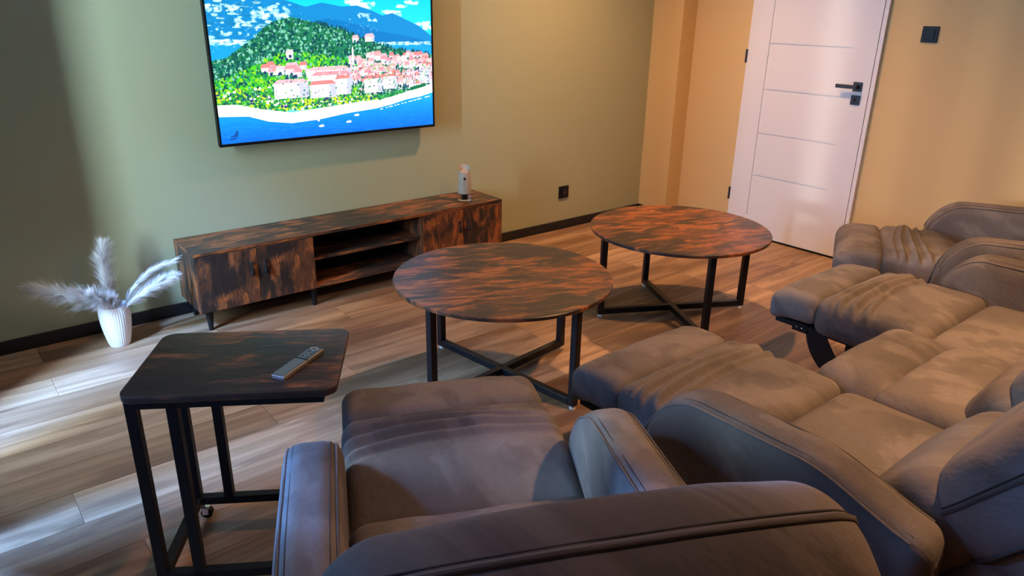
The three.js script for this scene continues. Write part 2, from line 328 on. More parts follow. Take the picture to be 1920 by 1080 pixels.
// ------------------------------------------------------------------ television
function lakePicture() {
  const W = 1280, H = 720, cv = document.createElement('canvas'); cv.width = W; cv.height = H;
  const c = cv.getContext('2d'), X = (u) => u * W, Y = (v) => (1 - v) * H;
  const poly = (pts, fill) => { c.fillStyle = fill; c.beginPath(); pts.forEach(([u, v], i) => (i ? c.lineTo(X(u), Y(v)) : c.moveTo(X(u), Y(v)))); c.closePath(); c.fill(); };
  const dot = (u, v, ru, rv, fill) => { c.fillStyle = fill; c.beginPath(); c.ellipse(X(u), Y(v), ru * W, rv * H, 0, 0, 7); c.fill(); };
  const rgb = (r, g, b, a = 1) => `rgba(${r | 0},${g | 0},${b | 0},${a})`;
  let g = c.createLinearGradient(0, 0, 0, H); g.addColorStop(0, '#10c4f0'); g.addColorStop(0.3, '#2fdcf6'); g.addColorStop(0.5, '#5ce4f6'); c.fillStyle = g; c.fillRect(0, 0, W, H);
  const clouds = [[0.10, 0.965, 0.10], [0.62, 0.955, 0.05], [0.66, 0.93, 0.06], [0.80, 0.88, 0.05], [0.85, 0.93, 0.03], [0.90, 0.96, 0.04], [0.95, 0.80, 0.05], [0.99, 0.77, 0.04]];
  for (const [u, v, s] of clouds) for (let k = 0; k < 26; k++) dot(u + (rnd() - 0.5) * s * 1.7, v + (rnd() - 0.5) * s * 0.6, s * rr(0.12, 0.3), s * rr(0.12, 0.26), rgb(250, 254, 255, 0.5));
  poly([[0, 0.98], [0.06, 0.965], [0.15, 0.965], [0.22, 0.985], [0.30, 0.965], [0.40, 0.915], [0.47, 0.945], [0.56, 0.92], [0.63, 0.93], [0.70, 0.895], [0.75, 0.86], [0.80, 0.88], [0.87, 0.83], [0.93, 0.79], [1, 0.71], [1, 0.55], [0, 0.55]], '#1583c4');
  poly([[0.36, 0.80], [0.5, 0.84], [0.62, 0.80], [0.75, 0.74], [0.9, 0.70], [1, 0.66], [1, 0.55], [0.3, 0.55]], '#0f74b8');
  for (let k = 0; k < 240; k++) { const u = rnd() * 0.36, v = 0.60 + rnd() * 0.36; if (v < 0.97 - u * 0.1) dot(u, v, rr(0.004, 0.02), rr(0.003, 0.012), rnd() < 0.45 ? rgb(216, 244, 238, 0.75) : rgb(20, 118, 170, 0.5)); }
  for (const [u, v, s] of [[0.03, 0.90, 0.04], [0.10, 0.905, 0.045], [0.27, 0.875, 0.06], [0.21, 0.86, 0.05], [0.14, 0.80, 0.035], [0.66, 0.86, 0.03], [0.70, 0.83, 0.025]]) for (let k = 0; k < 18; k++) dot(u + (rnd() - 0.5) * s * 1.8, v + (rnd() - 0.5) * s, s * rr(0.1, 0.3), s * rr(0.1, 0.3), rgb(226, 248, 240, 0.55));
  poly([[0, 0.67], [0.25, 0.69], [1, 0.64], [1, 0.54], [0, 0.54]], '#1a9ad6');
  for (let k = 0; k < 90; k++) dot(rr(0.73, 1), 0.655 + rr(-0.012, 0.012), rr(0.004, 0.014), rr(0.002, 0.006), rgb(200, 240, 232, 0.7));
  for (let k = 0; k < 60; k++) dot(rr(0, 0.14), 0.68 + rr(-0.02, 0.02), rr(0.006, 0.018), rr(0.002, 0.006), rgb(220, 246, 244, 0.7));
  // wooded hill
  const hill = [[0, 0.56], [0.06, 0.58], [0.12, 0.65], [0.18, 0.71], [0.22, 0.78], [0.27, 0.82], [0.33, 0.845], [0.40, 0.82], [0.48, 0.79], [0.56, 0.76], [0.62, 0.71], [0.68, 0.68], [0.74, 0.645], [0.82, 0.61], [0.92, 0.585], [1, 0.565]];
  poly([...hill, [1, 0.22], [0, 0.22]], '#2c7d4c');
  const hTop = (u) => { for (let i = 1; i < hill.length; i++) if (u <= hill[i][0]) { const [a, b] = hill[i - 1], [e, f] = hill[i]; return mix(b, f, (u - a) / (e - a)); } return 0.56; };
  for (let k = 0; k < 9000; k++) {
    const u = rnd(), t = Math.pow(rnd(), 0.9), v = mix(hTop(u), 0.24, t), s = rr(0.002, 0.0068);
    const bright = t > 0.38 && rnd() < 0.62 && u < 0.62, j = rnd();
    const col = bright ? (j < 0.4 ? rgb(74, 200, 40) : j < 0.7 ? rgb(140, 214, 40) : rgb(38, 160, 70)) : j < 0.35 ? rgb(14, 74, 78) : j < 0.6 ? rgb(30, 120, 92) : j < 0.8 ? rgb(120, 190, 165) : rgb(18, 96, 60);
    dot(u, v, s, s * 1.9, col);
  }
  for (let k = 0; k < 60; k++) { const u = rr(0.42, 1), v = hTop(u) + 0.006; dot(u, v, 0.003, 0.016, rgb(16, 72, 84)); }
  // houses
  const house = (u, v, w, h, roof, wall) => {
    poly([[u, v], [u + w, v + 0.004], [u + w, v + h], [u, v + h * 0.96]], wall);
    poly([[u + w * 0.72, v], [u + w, v + 0.004], [u + w, v + h], [u + w * 0.72, v + h * 0.97]], rgb(190, 196, 222));
    poly([[u - 0.004, v + h * 0.95], [u + w + 0.004, v + h], [u + w * 0.86, v + h + 0.028], [u + w * 0.12, v + h + 0.024]], roof);
    const n = Math.max(2, Math.round(w / 0.011));
    for (let i = 0; i < n; i++) for (let q = 0; q < Math.round(h / 0.025); q++) { c.fillStyle = rgb(190, 150, 160, 0.55); c.fillRect(X(u + (i + 0.3) * w / n), Y(v + (q + 0.75) * h / Math.max(1, Math.round(h / 0.025))), W * 0.003, H * 0.008); }
  };
  const roofs = ['#f7929c', '#f2807f', '#fbb4bc', '#f3a4a6', '#fcc8ca'], walls = ['#fff6f4', '#ffffff', '#fff4ea', '#fdeef2'];
  const spots = [];
  for (let k = 0; k < 150; k++) { const u = rr(0.57, 0.99), v = rr(0.30, 0.545 - 0.05 * Math.abs(u - 0.75)); spots.push([u, v, rr(0.014, 0.036), rr(0.02, 0.042)]); }
  for (let k = 0; k < 14; k++) spots.push([rr(0.18, 0.55), rr(0.42, 0.5), rr(0.03, 0.06), rr(0.025, 0.04)]);
  for (const s of [[0.60, 0.665, 0.03, 0.03], [0.66, 0.67, 0.045, 0.035], [0.30, 0.56, 0.03, 0.04]]) spots.push(s);
  spots.sort((a, b) => b[1] - a[1]);
  for (const [u, v, w, h] of spots) {
    house(u, v, w, h, roofs[(rnd() * 5) | 0], walls[(rnd() * 4) | 0]);
    if (rnd() < 0.45) for (let k = 0; k < 5; k++) dot(u + rr(-0.02, 0.05), v + rr(-0.01, 0.02), 0.006, 0.012, rnd() < 0.5 ? rgb(30, 110, 90) : rgb(28, 60, 100));
  }
  poly([[0.592, 0.46], [0.604, 0.46], [0.602, 0.62], [0.598, 0.645], [0.594, 0.62]], '#f4ecf6');
  house(0.385, 0.40, 0.20, 0.075, roofs[2], walls[1]); house(0.40, 0.355, 0.19, 0.085, roofs[0], walls[0]); house(0.235, 0.285, 0.15, 0.11, roofs[2], walls[1]); house(0.39, 0.275, 0.12, 0.10, roofs[1], walls[0]); house(0.51, 0.29, 0.07, 0.12, roofs[1], walls[1]);
  house(0.645, 0.29, 0.09, 0.11, roofs[1], walls[2]); house(0.74, 0.31, 0.07, 0.10, roofs[1], walls[0]); house(0.93, 0.345, 0.06, 0.10, '#c9b6d2', '#cfd6f2');
  for (let k = 0; k < 1500; k++) {                                       // small shrubs, terraces and windows between the houses
    const u = rr(0.2, 1), v = rr(0.25, 0.52 - 0.05 * Math.abs(u - 0.75)), j = rnd(), q = rr(0.0012, 0.0042);
    if (u < 0.58 && v > 0.29 && rnd() < 0.75) continue;
    dot(u, v, q, q * 1.7, j < 0.28 ? rgb(255, 250, 248, 0.85) : j < 0.45 ? rgb(250, 190, 196, 0.8) : j < 0.62 ? rgb(34, 120, 96, 0.85) : j < 0.74 ? rgb(92, 190, 60, 0.85) : j < 0.86 ? rgb(48, 62, 112, 0.7) : rgb(176, 186, 222, 0.8));
  }
  for (let k = 0; k < 700; k++) { const u = rr(0, 0.72), v = 0.62 + rnd() * 0.33; if (v > 0.99 - u * 0.25) continue; dot(u, v, rr(0.001, 0.006), rr(0.001, 0.004), rnd() < 0.3 && v > hTop(u) + 0.02 ? rgb(206, 238, 240, 0.45) : v > hTop(u) + 0.02 ? rgb(18, 104, 168, 0.3) : rgb(40, 130, 100, 0.5)); }
  // gardens, promenade, beach and lake
  for (let k = 0; k < 900; k++) { const u = rr(0.0, 0.72), v = rr(0.20, 0.27) + (u < 0.22 ? rr(0, 0.12) : 0); const j = rnd(); dot(u, v, rr(0.003, 0.008), rr(0.004, 0.012), j < 0.3 ? rgb(60, 170, 60) : j < 0.55 ? rgb(190, 220, 50) : j < 0.75 ? rgb(26, 110, 80) : j < 0.9 ? rgb(255, 246, 238) : rgb(46, 60, 110)); }
  poly([[0, 0.27], [0.08, 0.265], [0.17, 0.225], [0.30, 0.185], [0.45, 0.205], [0.60, 0.225], [0.70, 0.235], [0.84, 0.275], [1, 0.335], [1, 0.24], [0.86, 0.215], [0.70, 0.165], [0.55, 0.145], [0.42, 0.115], [0.30, 0.105], [0.20, 0.13], [0.12, 0.175], [0, 0.185]], '#fdf3ea');
  for (let k = 0; k < 260; k++) { const t = rnd(); dot(mix(0.71, 0.84, t) + rr(-0.004, 0.004), mix(0.243, 0.287, t) + rr(-0.008, 0.012), 0.004, 0.009, rnd() < 0.6 ? rgb(20, 120, 70) : rgb(70, 170, 90)); dot(mix(0.88, 0.96, t), mix(0.30, 0.328, t) + rr(-0.006, 0.008), 0.003, 0.008, rgb(20, 110, 74)); }
  g = c.createLinearGradient(0, Y(0.25), 0, H); g.addColorStop(0, '#22a6f2'); g.addColorStop(0.45, '#0c86e6'); g.addColorStop(1, '#0b66d2');
  poly([[0, 0.19], [0.12, 0.178], [0.20, 0.132], [0.30, 0.107], [0.42, 0.117], [0.55, 0.147], [0.70, 0.167], [0.78, 0.19], [0.86, 0.222], [0.93, 0.235], [1, 0.262], [1, 0], [0, 0]], g);
  for (let k = 0; k < 500; k++) dot(rnd(), rnd() * 0.16, rr(0.004, 0.02), 0.0015, rgb(70, 180, 250, 0.22));
  for (let k = 0; k < 40; k++) dot(rr(0.68, 1), 0, 0, 0, '#fff');
  for (let k = 0; k < 26; k++) { const t = rnd(); dot(mix(0.72, 0.99, t), mix(0.158, 0.236, t), 0.006, 0.004, rgb(250, 246, 246, 0.9)); }
  poly([[0.405, 0.185], [0.418, 0.185], [0.424, 0.105], [0.414, 0.105]], '#fbeeea');
  for (const [u, v] of [[0.43, 0.068], [0.56, 0.082], [0.60, 0.128]]) { dot(u, v, 0.013, 0.008, '#f6fbff'); dot(u + 0.004, v + 0.006, 0.006, 0.006, '#c8dcf0'); }
  c.strokeStyle = '#0a1c4c'; c.lineWidth = 4; c.beginPath(); c.moveTo(X(0.035), Y(0.028)); c.quadraticCurveTo(X(0.07), Y(0.03), X(0.068), Y(0.082)); c.lineTo(X(0.056), Y(0.062)); c.moveTo(X(0.040), Y(0.045)); c.lineTo(X(0.066), Y(0.058)); c.stroke();
  const t = new THREE.CanvasTexture(cv); t.colorSpace = THREE.SRGBColorSpace; return t;
}
{
  const x0 = -3.142, x1 = -1.923, y0 = 0.8174, H = 0.70, w = x1 - x0;
  const tv = thing('television', 'large flat television on the sage wall showing a lakeside town', 'television', [(x0 + x1) / 2, y0, 0]);
  part('housing', box(w, H, 0.026, 0, H / 2, 0.062, 'x', 0.004), M.plastic, tv);
  part('rear_box', box(w * 0.72, H * 0.6, 0.026, 0, H * 0.38, 0.038, 'x', 0.006), M.plastic, tv);
  part('wall_bracket', box(0.42, 0.22, 0.026, 0, H * 0.5, 0.013), M.blackSteel, tv);
  const b = 0.009;
  for (const [ww, hh, x, y] of [[w, b + 0.004, 0, (b + 0.004) / 2], [w, b, 0, H - b / 2], [b, H, -w / 2 + b / 2, H / 2], [b, H, w / 2 - b / 2, H / 2]]) part('bezel', box(ww, hh, 0.008, x, y, 0.078, 'x'), M.plastic, tv);
  const pic = lakePicture();
  part('screen', new THREE.PlaneGeometry(w - 2 * b, H - 2 * b - 0.004).translate(0, H / 2 + 0.002, 0.0765), std({ color: 0x000000, roughness: 0.3, emissive: 0xffffff, emissiveMap: pic, emissiveIntensity: 1.75 }), tv);
  part('indicator', box(0.03, 0.004, 0.003, -0.23, -0.002, 0.07), M.chrome, tv);
  const l = new THREE.RectAreaLight(new THREE.Color().setRGB(0.35, 0.75, 1), 0.35, w - 0.05, H - 0.05);
  l.position.set(0, H / 2, 0.09); l.lookAt(new THREE.Vector3(0, H / 2, 1)); l.rotation.set(0, Math.PI, 0); tv.add(l);
}

// ------------------------------------------------------------------ media console
{
  const x0 = -3.401, x1 = -1.615, zb = 0.02, zf = 0.3234, yt = 0.3945, yb = 0.1014, cx = (x0 + x1) / 2, cz = (zb + zf) / 2;
  const s = thing('media_console', 'long low rustic brown media console under the television', 'media console', [cx, 0, cz]);
  const L = (x) => x - cx, D = zf - zb, T = 0.016, m1 = -2.822, m2 = -2.178;
  part('top_panel', box(x1 - x0, T, D, 0, yt - T / 2, 0, 'x', 0.0015), M.rustic, s);
  for (const x of [x0 + T / 2, x1 - T / 2]) part('side_panel', box(T, yt - yb - T, D - 0.002, L(x), (yt - T + yb) / 2, 0, 'y'), M.rustic, s);
  for (const x of [m1 - T / 2, m2 + T / 2]) part('divider', box(T, yt - yb - 2 * T, D - 0.02, L(x), (yt + yb) / 2, 0, 'y'), M.rustic, s);
  part('bottom_panel', box(x1 - x0 - 2 * T, T, D - 0.004, 0, yb + T / 2, 0, 'x'), M.rusticDark, s);  // darker wood imitates the shade inside the console
  part('back_panel', box(x1 - x0 - 2 * T, yt - yb - 2 * T, 0.006, 0, (yt + yb) / 2, -D / 2 + 0.006), M.blackBoard, s);
  part('shelf', box(m2 - m1 - 0.004, T, D - 0.05, L((m1 + m2) / 2), yb + 0.148, -0.005, 'x'), M.rusticDark, s);  // darker wood stands in for shade in the open bay
  const doors = [[x0 + 0.002, (x0 + m1) / 2, 1], [(x0 + m1) / 2, m1, -1], [m2, (m2 + x1) / 2, 1], [(m2 + x1) / 2, x1 - 0.002, -1]];
  for (const [a, b, side] of doors) {
    const dr = part('door', box(b - a - 0.004, yt - T - yb - 0.006, 0.016, L((a + b) / 2), (yt - T + yb) / 2, D / 2 - 0.006, 'y', 0.0015), M.rusticDoor, s);
    const hx = side > 0 ? L(b) - 0.032 : L(a) + 0.032, hy = 0.305;
    const pull = lathe([[0.0005, 0], [0.003, -0.004], [0.004, -0.014], [0.0075, -0.04], [0.009, -0.052], [0.007, -0.06], [0.0005, -0.064]], 16).translate(hx, hy, D / 2 + 0.013);
    const knob = new THREE.SphereGeometry(0.008, 16, 12).scale(1, 1.1, 0.7).translate(hx, hy, D / 2 + 0.007);
    part('handle', merged([pull, knob]), M.blackSteel, dr);
  }
  for (const x of [x0 + 0.045, m1 - 0.006, m2 + 0.006, x1 - 0.045]) for (const z of [D / 2 - 0.035, -D / 2 + 0.035])
    part('leg', new THREE.CylinderGeometry(0.019, 0.010, yb, 16).translate(L(x), yb / 2, z), M.black, s);
}

// ------------------------------------------------------------------ coffee tables
function coffeeTable(x, z, turn, grainTurn, label) {
  const t = thing('coffee_table', label, 'coffee table', [x, 0, z], turn, 'round rustic coffee tables');
  const R = 0.442, Y = 0.455, S = 0.03, r = 0.385;
  const top = lathe([[0, -0.016], [R - 0.003, -0.016], [R, -0.013], [R, -0.003], [R - 0.003, 0], [0, 0]], 96).translate(0, Y, 0);
  {
    const p = top.attributes.position, uv = top.attributes.uv, ca = Math.cos(grainTurn), sa = Math.sin(grainTurn), a = rnd(), b = rnd();
    for (let i = 0; i < p.count; i++) { const px = p.getX(i), pz = p.getZ(i) + p.getY(i); uv.setXY(i, px * ca + pz * sa + a, -px * sa + pz * ca + b); }
  }
  part('tabletop', toCreasedNormals(top, 0.6), M.rustic, t);
  for (let k = 0; k < 4; k++) {
    const a = k * Math.PI / 2, q = new THREE.Group(); q.rotation.y = a;
    const leg = box(S, Y - 0.016 - 0.014, S, r, (Y - 0.016 + 0.014) / 2, 0, 'y', 0.003); leg.rotateY(a);
    const m = part('leg', leg, M.blackSteel, t);
    part('foot', new THREE.CylinderGeometry(0.012, 0.013, 0.014, 16).translate(r * Math.cos(a), 0.007, -r * Math.sin(a)), M.whiteFoot, m);
  }
  for (const a of [0, Math.PI / 2]) {
    part('floor_bar', box(2 * r - S, S, S, 0, 0.029, 0, 'x', 0.003).rotateY(a), M.blackSteel, t);
    part('top_bar', box(2 * r - S, 0.02, S, 0, Y - 0.016 - 0.0102, 0, 'x').rotateY(a), M.blackSteel, t);
  }
}
coffeeTable(-2.54, 1.495, 0.13, 0.55, 'round rustic brown coffee table nearer the side table, left one');
coffeeTable(-1.40, 1.475, -0.49, -0.2, 'round rustic brown coffee table in front of the white door, right one');

// ------------------------------------------------------------------ side table
{
  const th = Math.atan2(0.54, 0.842), t = thing('side_table', 'small dark side table on casters with remote on top', 'side table', [-3.73, 0, 1.909], -th);
  const w = 0.50, d = 0.36, Y = 0.603, T = 0.018, r = 0.035;
  const sh = new THREE.Shape(), a = w / 2, b = d / 2;
  sh.moveTo(-a + r, -b); sh.lineTo(a - r, -b); sh.absarc(a - r, -b + r, r, -Math.PI / 2, 0); sh.lineTo(a, b - r); sh.absarc(a - r, b - r, r, 0, Math.PI / 2); sh.lineTo(-a + r, b); sh.absarc(-a + r, b - r, r, Math.PI / 2, Math.PI); sh.lineTo(-a, -b + r); sh.absarc(-a + r, -b + r, r, Math.PI, 1.5 * Math.PI);
  const g = new THREE.ExtrudeGeometry(sh, { depth: T - 0.003, bevelEnabled: true, bevelSize: 0.0015, bevelThickness: 0.0015, bevelSegments: 2, curveSegments: 12 }).rotateX(-Math.PI / 2).translate(0, Y - T + 0.0015, 0);
  part('tabletop', boxUV(toCreasedNormals(g, 0.5), 'x', [0.31, 0.12]), M.rusticDark, t);
  const S = 0.026, lx = -a + 0.022, z1 = b - 0.022, y0 = 0.05, yU = Y - T, x2 = -0.135, xe = a - 0.03;
  for (const z of [z1, -z1]) {
    part('corner_post', box(S, yU - y0, S, lx, (yU + y0) / 2, z, 'y', 0.002), M.black, t);
    part('inner_post', box(S, yU - y0 - 0.02, S, x2, (yU + y0) / 2, z, 'y', 0.002), M.black, t);
    part('top_rail', box(xe - lx, 0.02, S, (xe + lx) / 2, yU - 0.01, z, 'x'), M.black, t);
    part('base_rail', box(xe - lx, S, S, (xe + lx) / 2, y0 + S / 2, z, 'x', 0.002), M.black, t);
  }
  part('base_rail', box(S, S, 2 * z1 - S, lx, y0 + S / 2, 0, 'z', 0.002), M.black, t);
  for (const x of [lx, xe - 0.011]) part('top_rail', box(S, 0.02, 2 * z1 - S, x, yU - 0.01, 0, 'z'), M.black, t);
  for (const x of [lx + 0.01, xe - 0.03]) for (const z of [z1, -z1]) {
    const m = part('caster', merged([new THREE.CylinderGeometry(0.006, 0.006, 0.02, 12).translate(x, 0.042, z), box(0.022, 0.006, 0.026, x + 0.008, 0.034, z), box(0.018, 0.02, 0.003, x + 0.008, 0.024, z - 0.012), box(0.018, 0.02, 0.003, x + 0.008, 0.024, z + 0.012)]), M.chrome, t);
    part('wheel', new THREE.CylinderGeometry(0.017, 0.017, 0.018, 20).rotateX(Math.PI / 2).translate(x + 0.01, 0.017, z), M.black, m);
  }
}
// remote control
{
  const t = thing('remote_control', 'slim silver remote control lying on the side table', 'remote', [-3.6325, 0.603, 2.024], -Math.atan2(-0.086, 0.145));
  const alu = std({ color: 0xc9c6c4, roughness: 0.22, metalness: 0.9 });
  part('body', box(0.172, 0.012, 0.038, 0, 0.006, 0, 'x', 0.003), alu, t);
  part('face', box(0.164, 0.002, 0.033, 0, 0.0125, 0), std({ color: 0x7f8894, roughness: 0.12, metalness: 0.6 }), t);
  part('groove', box(0.004, 0.003, 0.036, 0.014, 0.0126, 0), M.black, t);
  for (let k = 0; k < 3; k++) for (const z of [-0.008, 0.008]) part('button', new THREE.CylinderGeometry(0.004, 0.004, 0.0016, 14).translate(0.03 + k * 0.014, 0.0142, z), std({ color: 0x4a4f58, roughness: 0.3 }), t);
  part('dial', new THREE.TorusGeometry(0.009, 0.0016, 8, 24).rotateX(Math.PI / 2).translate(0.072, 0.0138, 0), M.chrome, t);
}

// ------------------------------------------------------------------ vase with pampas plumes
{
  const V = [-3.735, 0, 0.195], prof = [[0.001, 0], [0.040, 0], [0.043, 0.004], [0.052, 0.04], [0.060, 0.09], [0.064, 0.13], [0.0635, 0.165], [0.059, 0.192], [0.057, 0.194], [0.055, 0.190], [0.056, 0.15], [0.050, 0.06], [0.001, 0.05]];
  const v = thing('vase', 'white ribbed ceramic vase on the floor by the baseboard', 'vase', V);
  const g = lathe(new THREE.SplineCurve(prof.slice(1, 8).map((q) => new THREE.Vector2(...q))).getPoints(40).map((q) => [q.x, q.y]), 192), p = g.attributes.position;
  for (let i = 0; i < p.count; i++) { const x = p.getX(i), z = p.getZ(i), a = Math.atan2(z, x), k = 1 + 0.012 * Math.cos(a * 40) * smooth(0.004, 0.02, p.getY(i)) * (1 - smooth(0.18, 0.19, p.getY(i))); p.setXYZ(i, x * k, p.getY(i), z * k); }
  g.computeVertexNormals();
  const cer = std({ color: new THREE.Color().setRGB(0.80, 0.79, 0.78), roughness: 0.55 });
  part('body', g, cer, v);
  part('inside', lathe([[0.058, 0.192], [0.0575, 0.1945], [0.054, 0.192], [0.053, 0.15], [0.047, 0.06], [0.001, 0.05]], 64), cer, v);
  part('base', new THREE.CylinderGeometry(0.040, 0.040, 0.004, 48).translate(0, 0.002, 0), cer, v);
  const hairM = phys({ color: new THREE.Color().setRGB(0.80, 0.75, 0.68), roughness: 0.95, transmission: 0.35, thickness: 0, side: THREE.DoubleSide });
  const stemM = std({ color: 0xc9b79a, roughness: 0.8 });
  function plume(pts, start, len0, wide, n, label) {
    const o = thing('pampas_plume', label, 'dried grass', V, 0, 'pampas plumes in the white vase');
    const cur = new THREE.CatmullRomCurve3(pts.map((q) => new THREE.Vector3(...q)), false, 'centripetal');
    part('stem', new THREE.TubeGeometry(cur, 30, 0.0018, 6), stemM, o);
    const pos = [], idx = [], P = new THREE.Vector3(), T = new THREE.Vector3(), A = new THREE.Vector3(), B = new THREE.Vector3(), D = new THREE.Vector3(), S = new THREE.Vector3(), Q = new THREE.Vector3();
    const clumps = Math.round(n / 16);
    for (let c = 0; c < clumps; c++) {
      const tc = start + (1 - start) * (c + rnd()) / clumps, pc = rnd() * 6.283, oc = wide * rr(0.35, 1.25), lc = len0 * rr(0.6, 1.25);
      for (let i = 0; i < 16; i++) {
        const t = clamp(tc + rr(-0.02, 0.02), 0, 1); cur.getPointAt(t, P); cur.getTangentAt(t, T);
        A.set(T.y, -T.x, 0.3).cross(T).normalize(); B.crossVectors(T, A).normalize();
        const f = clamp((t - start) / (1 - start), 0, 1), env = 0.35 + 0.65 * Math.pow(Math.sin(Math.PI * (0.10 + 0.72 * f)), 0.7);
        const ph = pc + rr(-0.45, 0.45), L = lc * rr(0.6, 1.15) * (0.55 + 0.55 * env) * (1 - 0.35 * f), out = oc * rr(0.6, 1.2) * env;
        D.copy(A).multiplyScalar(Math.cos(ph)).addScaledVector(B, Math.sin(ph));
        S.crossVectors(T, D).normalize();
        const w = rr(0.0006, 0.0012), b = pos.length / 3;
        for (const [s, g] of [[0, 0], [0.35, 0.42], [0.7, 0.76], [1, 1]]) {
          Q.copy(P).addScaledVector(T, L * s).addScaledVector(D, out * g); Q.y -= L * s * s * 0.16;
          const ww = w * (1 - 0.8 * s);
          pos.push(Q.x - S.x * ww, Q.y - S.y * ww, Q.z - S.z * ww, Q.x + S.x * ww, Q.y + S.y * ww, Q.z + S.z * ww);
        }
        for (let k = 0; k < 3; k++) idx.push(b + 2 * k, b + 2 * k + 1, b + 2 * k + 2, b + 2 * k + 1, b + 2 * k + 3, b + 2 * k + 2);
      }
    }
    const h = new THREE.BufferGeometry(); h.setAttribute('position', new THREE.Float32BufferAttribute(pos, 3)); h.setIndex(idx); h.computeVertexNormals();
    const m = part('plume_hair', h, hairM, o); m.userData.kind = 'stuff';
  }
  plume([[0, 0.06, 0], [-0.035, 0.21, 0.02], [-0.11, 0.265, 0.04], [-0.21, 0.315, 0.04], [-0.28, 0.345, 0.02]], 0.28, 0.075, 0.056, 4400, 'white pampas plume leaning far left over the wall');
  plume([[0, 0.06, -0.01], [0.0, 0.20, -0.02], [-0.005, 0.32, -0.03], [0.0, 0.40, -0.04], [0.015, 0.46, -0.05]], 0.34, 0.070, 0.050, 3800, 'white pampas plume standing upright, tallest in the vase');
  plume([[0.01, 0.06, 0.0], [0.05, 0.20, 0.02], [0.11, 0.28, 0.03], [0.19, 0.335, 0.03], [0.265, 0.352, 0.03]], 0.36, 0.065, 0.022, 1800, 'thin pampas plume, upper of the two leaning right');
  plume([[0.01, 0.06, 0.02], [0.05, 0.19, 0.05], [0.12, 0.245, 0.07], [0.20, 0.285, 0.08], [0.25, 0.30, 0.08]], 0.36, 0.060, 0.042, 3200, 'fluffy white pampas plume, lower of the two leaning right');
  plume([[0, 0.06, 0.02], [0.005, 0.20, 0.03], [-0.02, 0.235, 0.05], [-0.055, 0.255, 0.06], [-0.085, 0.285, 0.06]], 0.5, 0.045, 0.046, 2600, 'short curled pampas plume in front of the upright one');
}

// ------------------------------------------------------------------ scent diffuser on the console
{
  const o = thing('diffuser', 'beige tapered diffuser with slanted top on the console', 'diffuser', [-1.81, 0.3945, 0.213], -0.6);
  const shell = phys({ color: new THREE.Color().setRGB(0.34, 0.285, 0.225), roughness: 0.5 });
  const cut = (y, z, R) => { };
  const N = 64, pos = [], idx = [];
  const ring = (y, r, slant) => { for (let i = 0; i < N; i++) { const a = i / N * 2 * Math.PI, x = r * Math.cos(a), z = r * Math.sin(a); pos.push(x, y - slant * z, z); } };
  ring(0.044, 0.0405, 0); ring(0.048, 0.041, 0); ring(0.10, 0.0385, 0); ring(0.15, 0.0362, 0.25); ring(0.185, 0.0345, 0.6); ring(0.188, 0.0337, 0.6); ring(0.186, 0.0325, 0.6); ring(0.165, 0.030, 0.5); ring(0.160, 0.001, 0.5);
  for (let k = 0; k < 8; k++) for (let i = 0; i < N; i++) { const a = k * N + i, b = k * N + (i + 1) % N; idx.push(a, a + N, b, b, a + N, b + N); }
  const g = new THREE.BufferGeometry(); g.setAttribute('position', new THREE.Float32BufferAttribute(pos, 3)); g.setIndex(idx); g.computeVertexNormals();
  part('shell', toCreasedNormals(g, 0.9), shell, o);
  part('glass_base', lathe([[0.001, 0.001], [0.039, 0.001], [0.041, 0.004], [0.041, 0.040], [0.039, 0.044], [0.001, 0.044]], 48), phys({ color: 0xffffff, roughness: 0.03, transmission: 1, thickness: 0.05, ior: 1.48 }), o);
  part('core', new THREE.CylinderGeometry(0.012, 0.012, 0.036, 24).translate(0, 0.024, 0), M.blackSteel, o);
  part('emblem', new THREE.CylinderGeometry(0.0065, 0.0065, 0.003, 24).scale(1, 1, 1.3).rotateX(Math.PI / 2 - 0.05).translate(0, 0.135, 0.0372), M.black, o);
}

// ------------------------------------------------------------------ recliners and sofa
const SW = 0.545;                                                        // seat width
function folds(v, top, list, zc, w) {
  for (const [z0, sl, cu, A, sg] of list) {
    const xx = v.x / (w / 2), zz = v.z + zc, z = z0 + sl * xx + cu * xx * xx, d = (zz - z) / sg;
    v.y += 1.5 * top * A * (Math.exp(-d * d) - 0.55 * Math.exp(-((d - 1.7) ** 2)));
  }
}
const FOLDS = [[-0.335, 0.012, 0.022, 0.010, 0.011], [-0.295, -0.006, 0.016, 0.012, 0.013], [-0.255, -0.016, 0.020, 0.008, 0.012], [-0.365, 0.02, 0.03, 0.005, 0.008]];
function seam(pts, r, parent, closed = false) { return part('piping', tube(pts, r, Math.max(40, pts.length * 6), 6, closed), M.velvet, parent); }
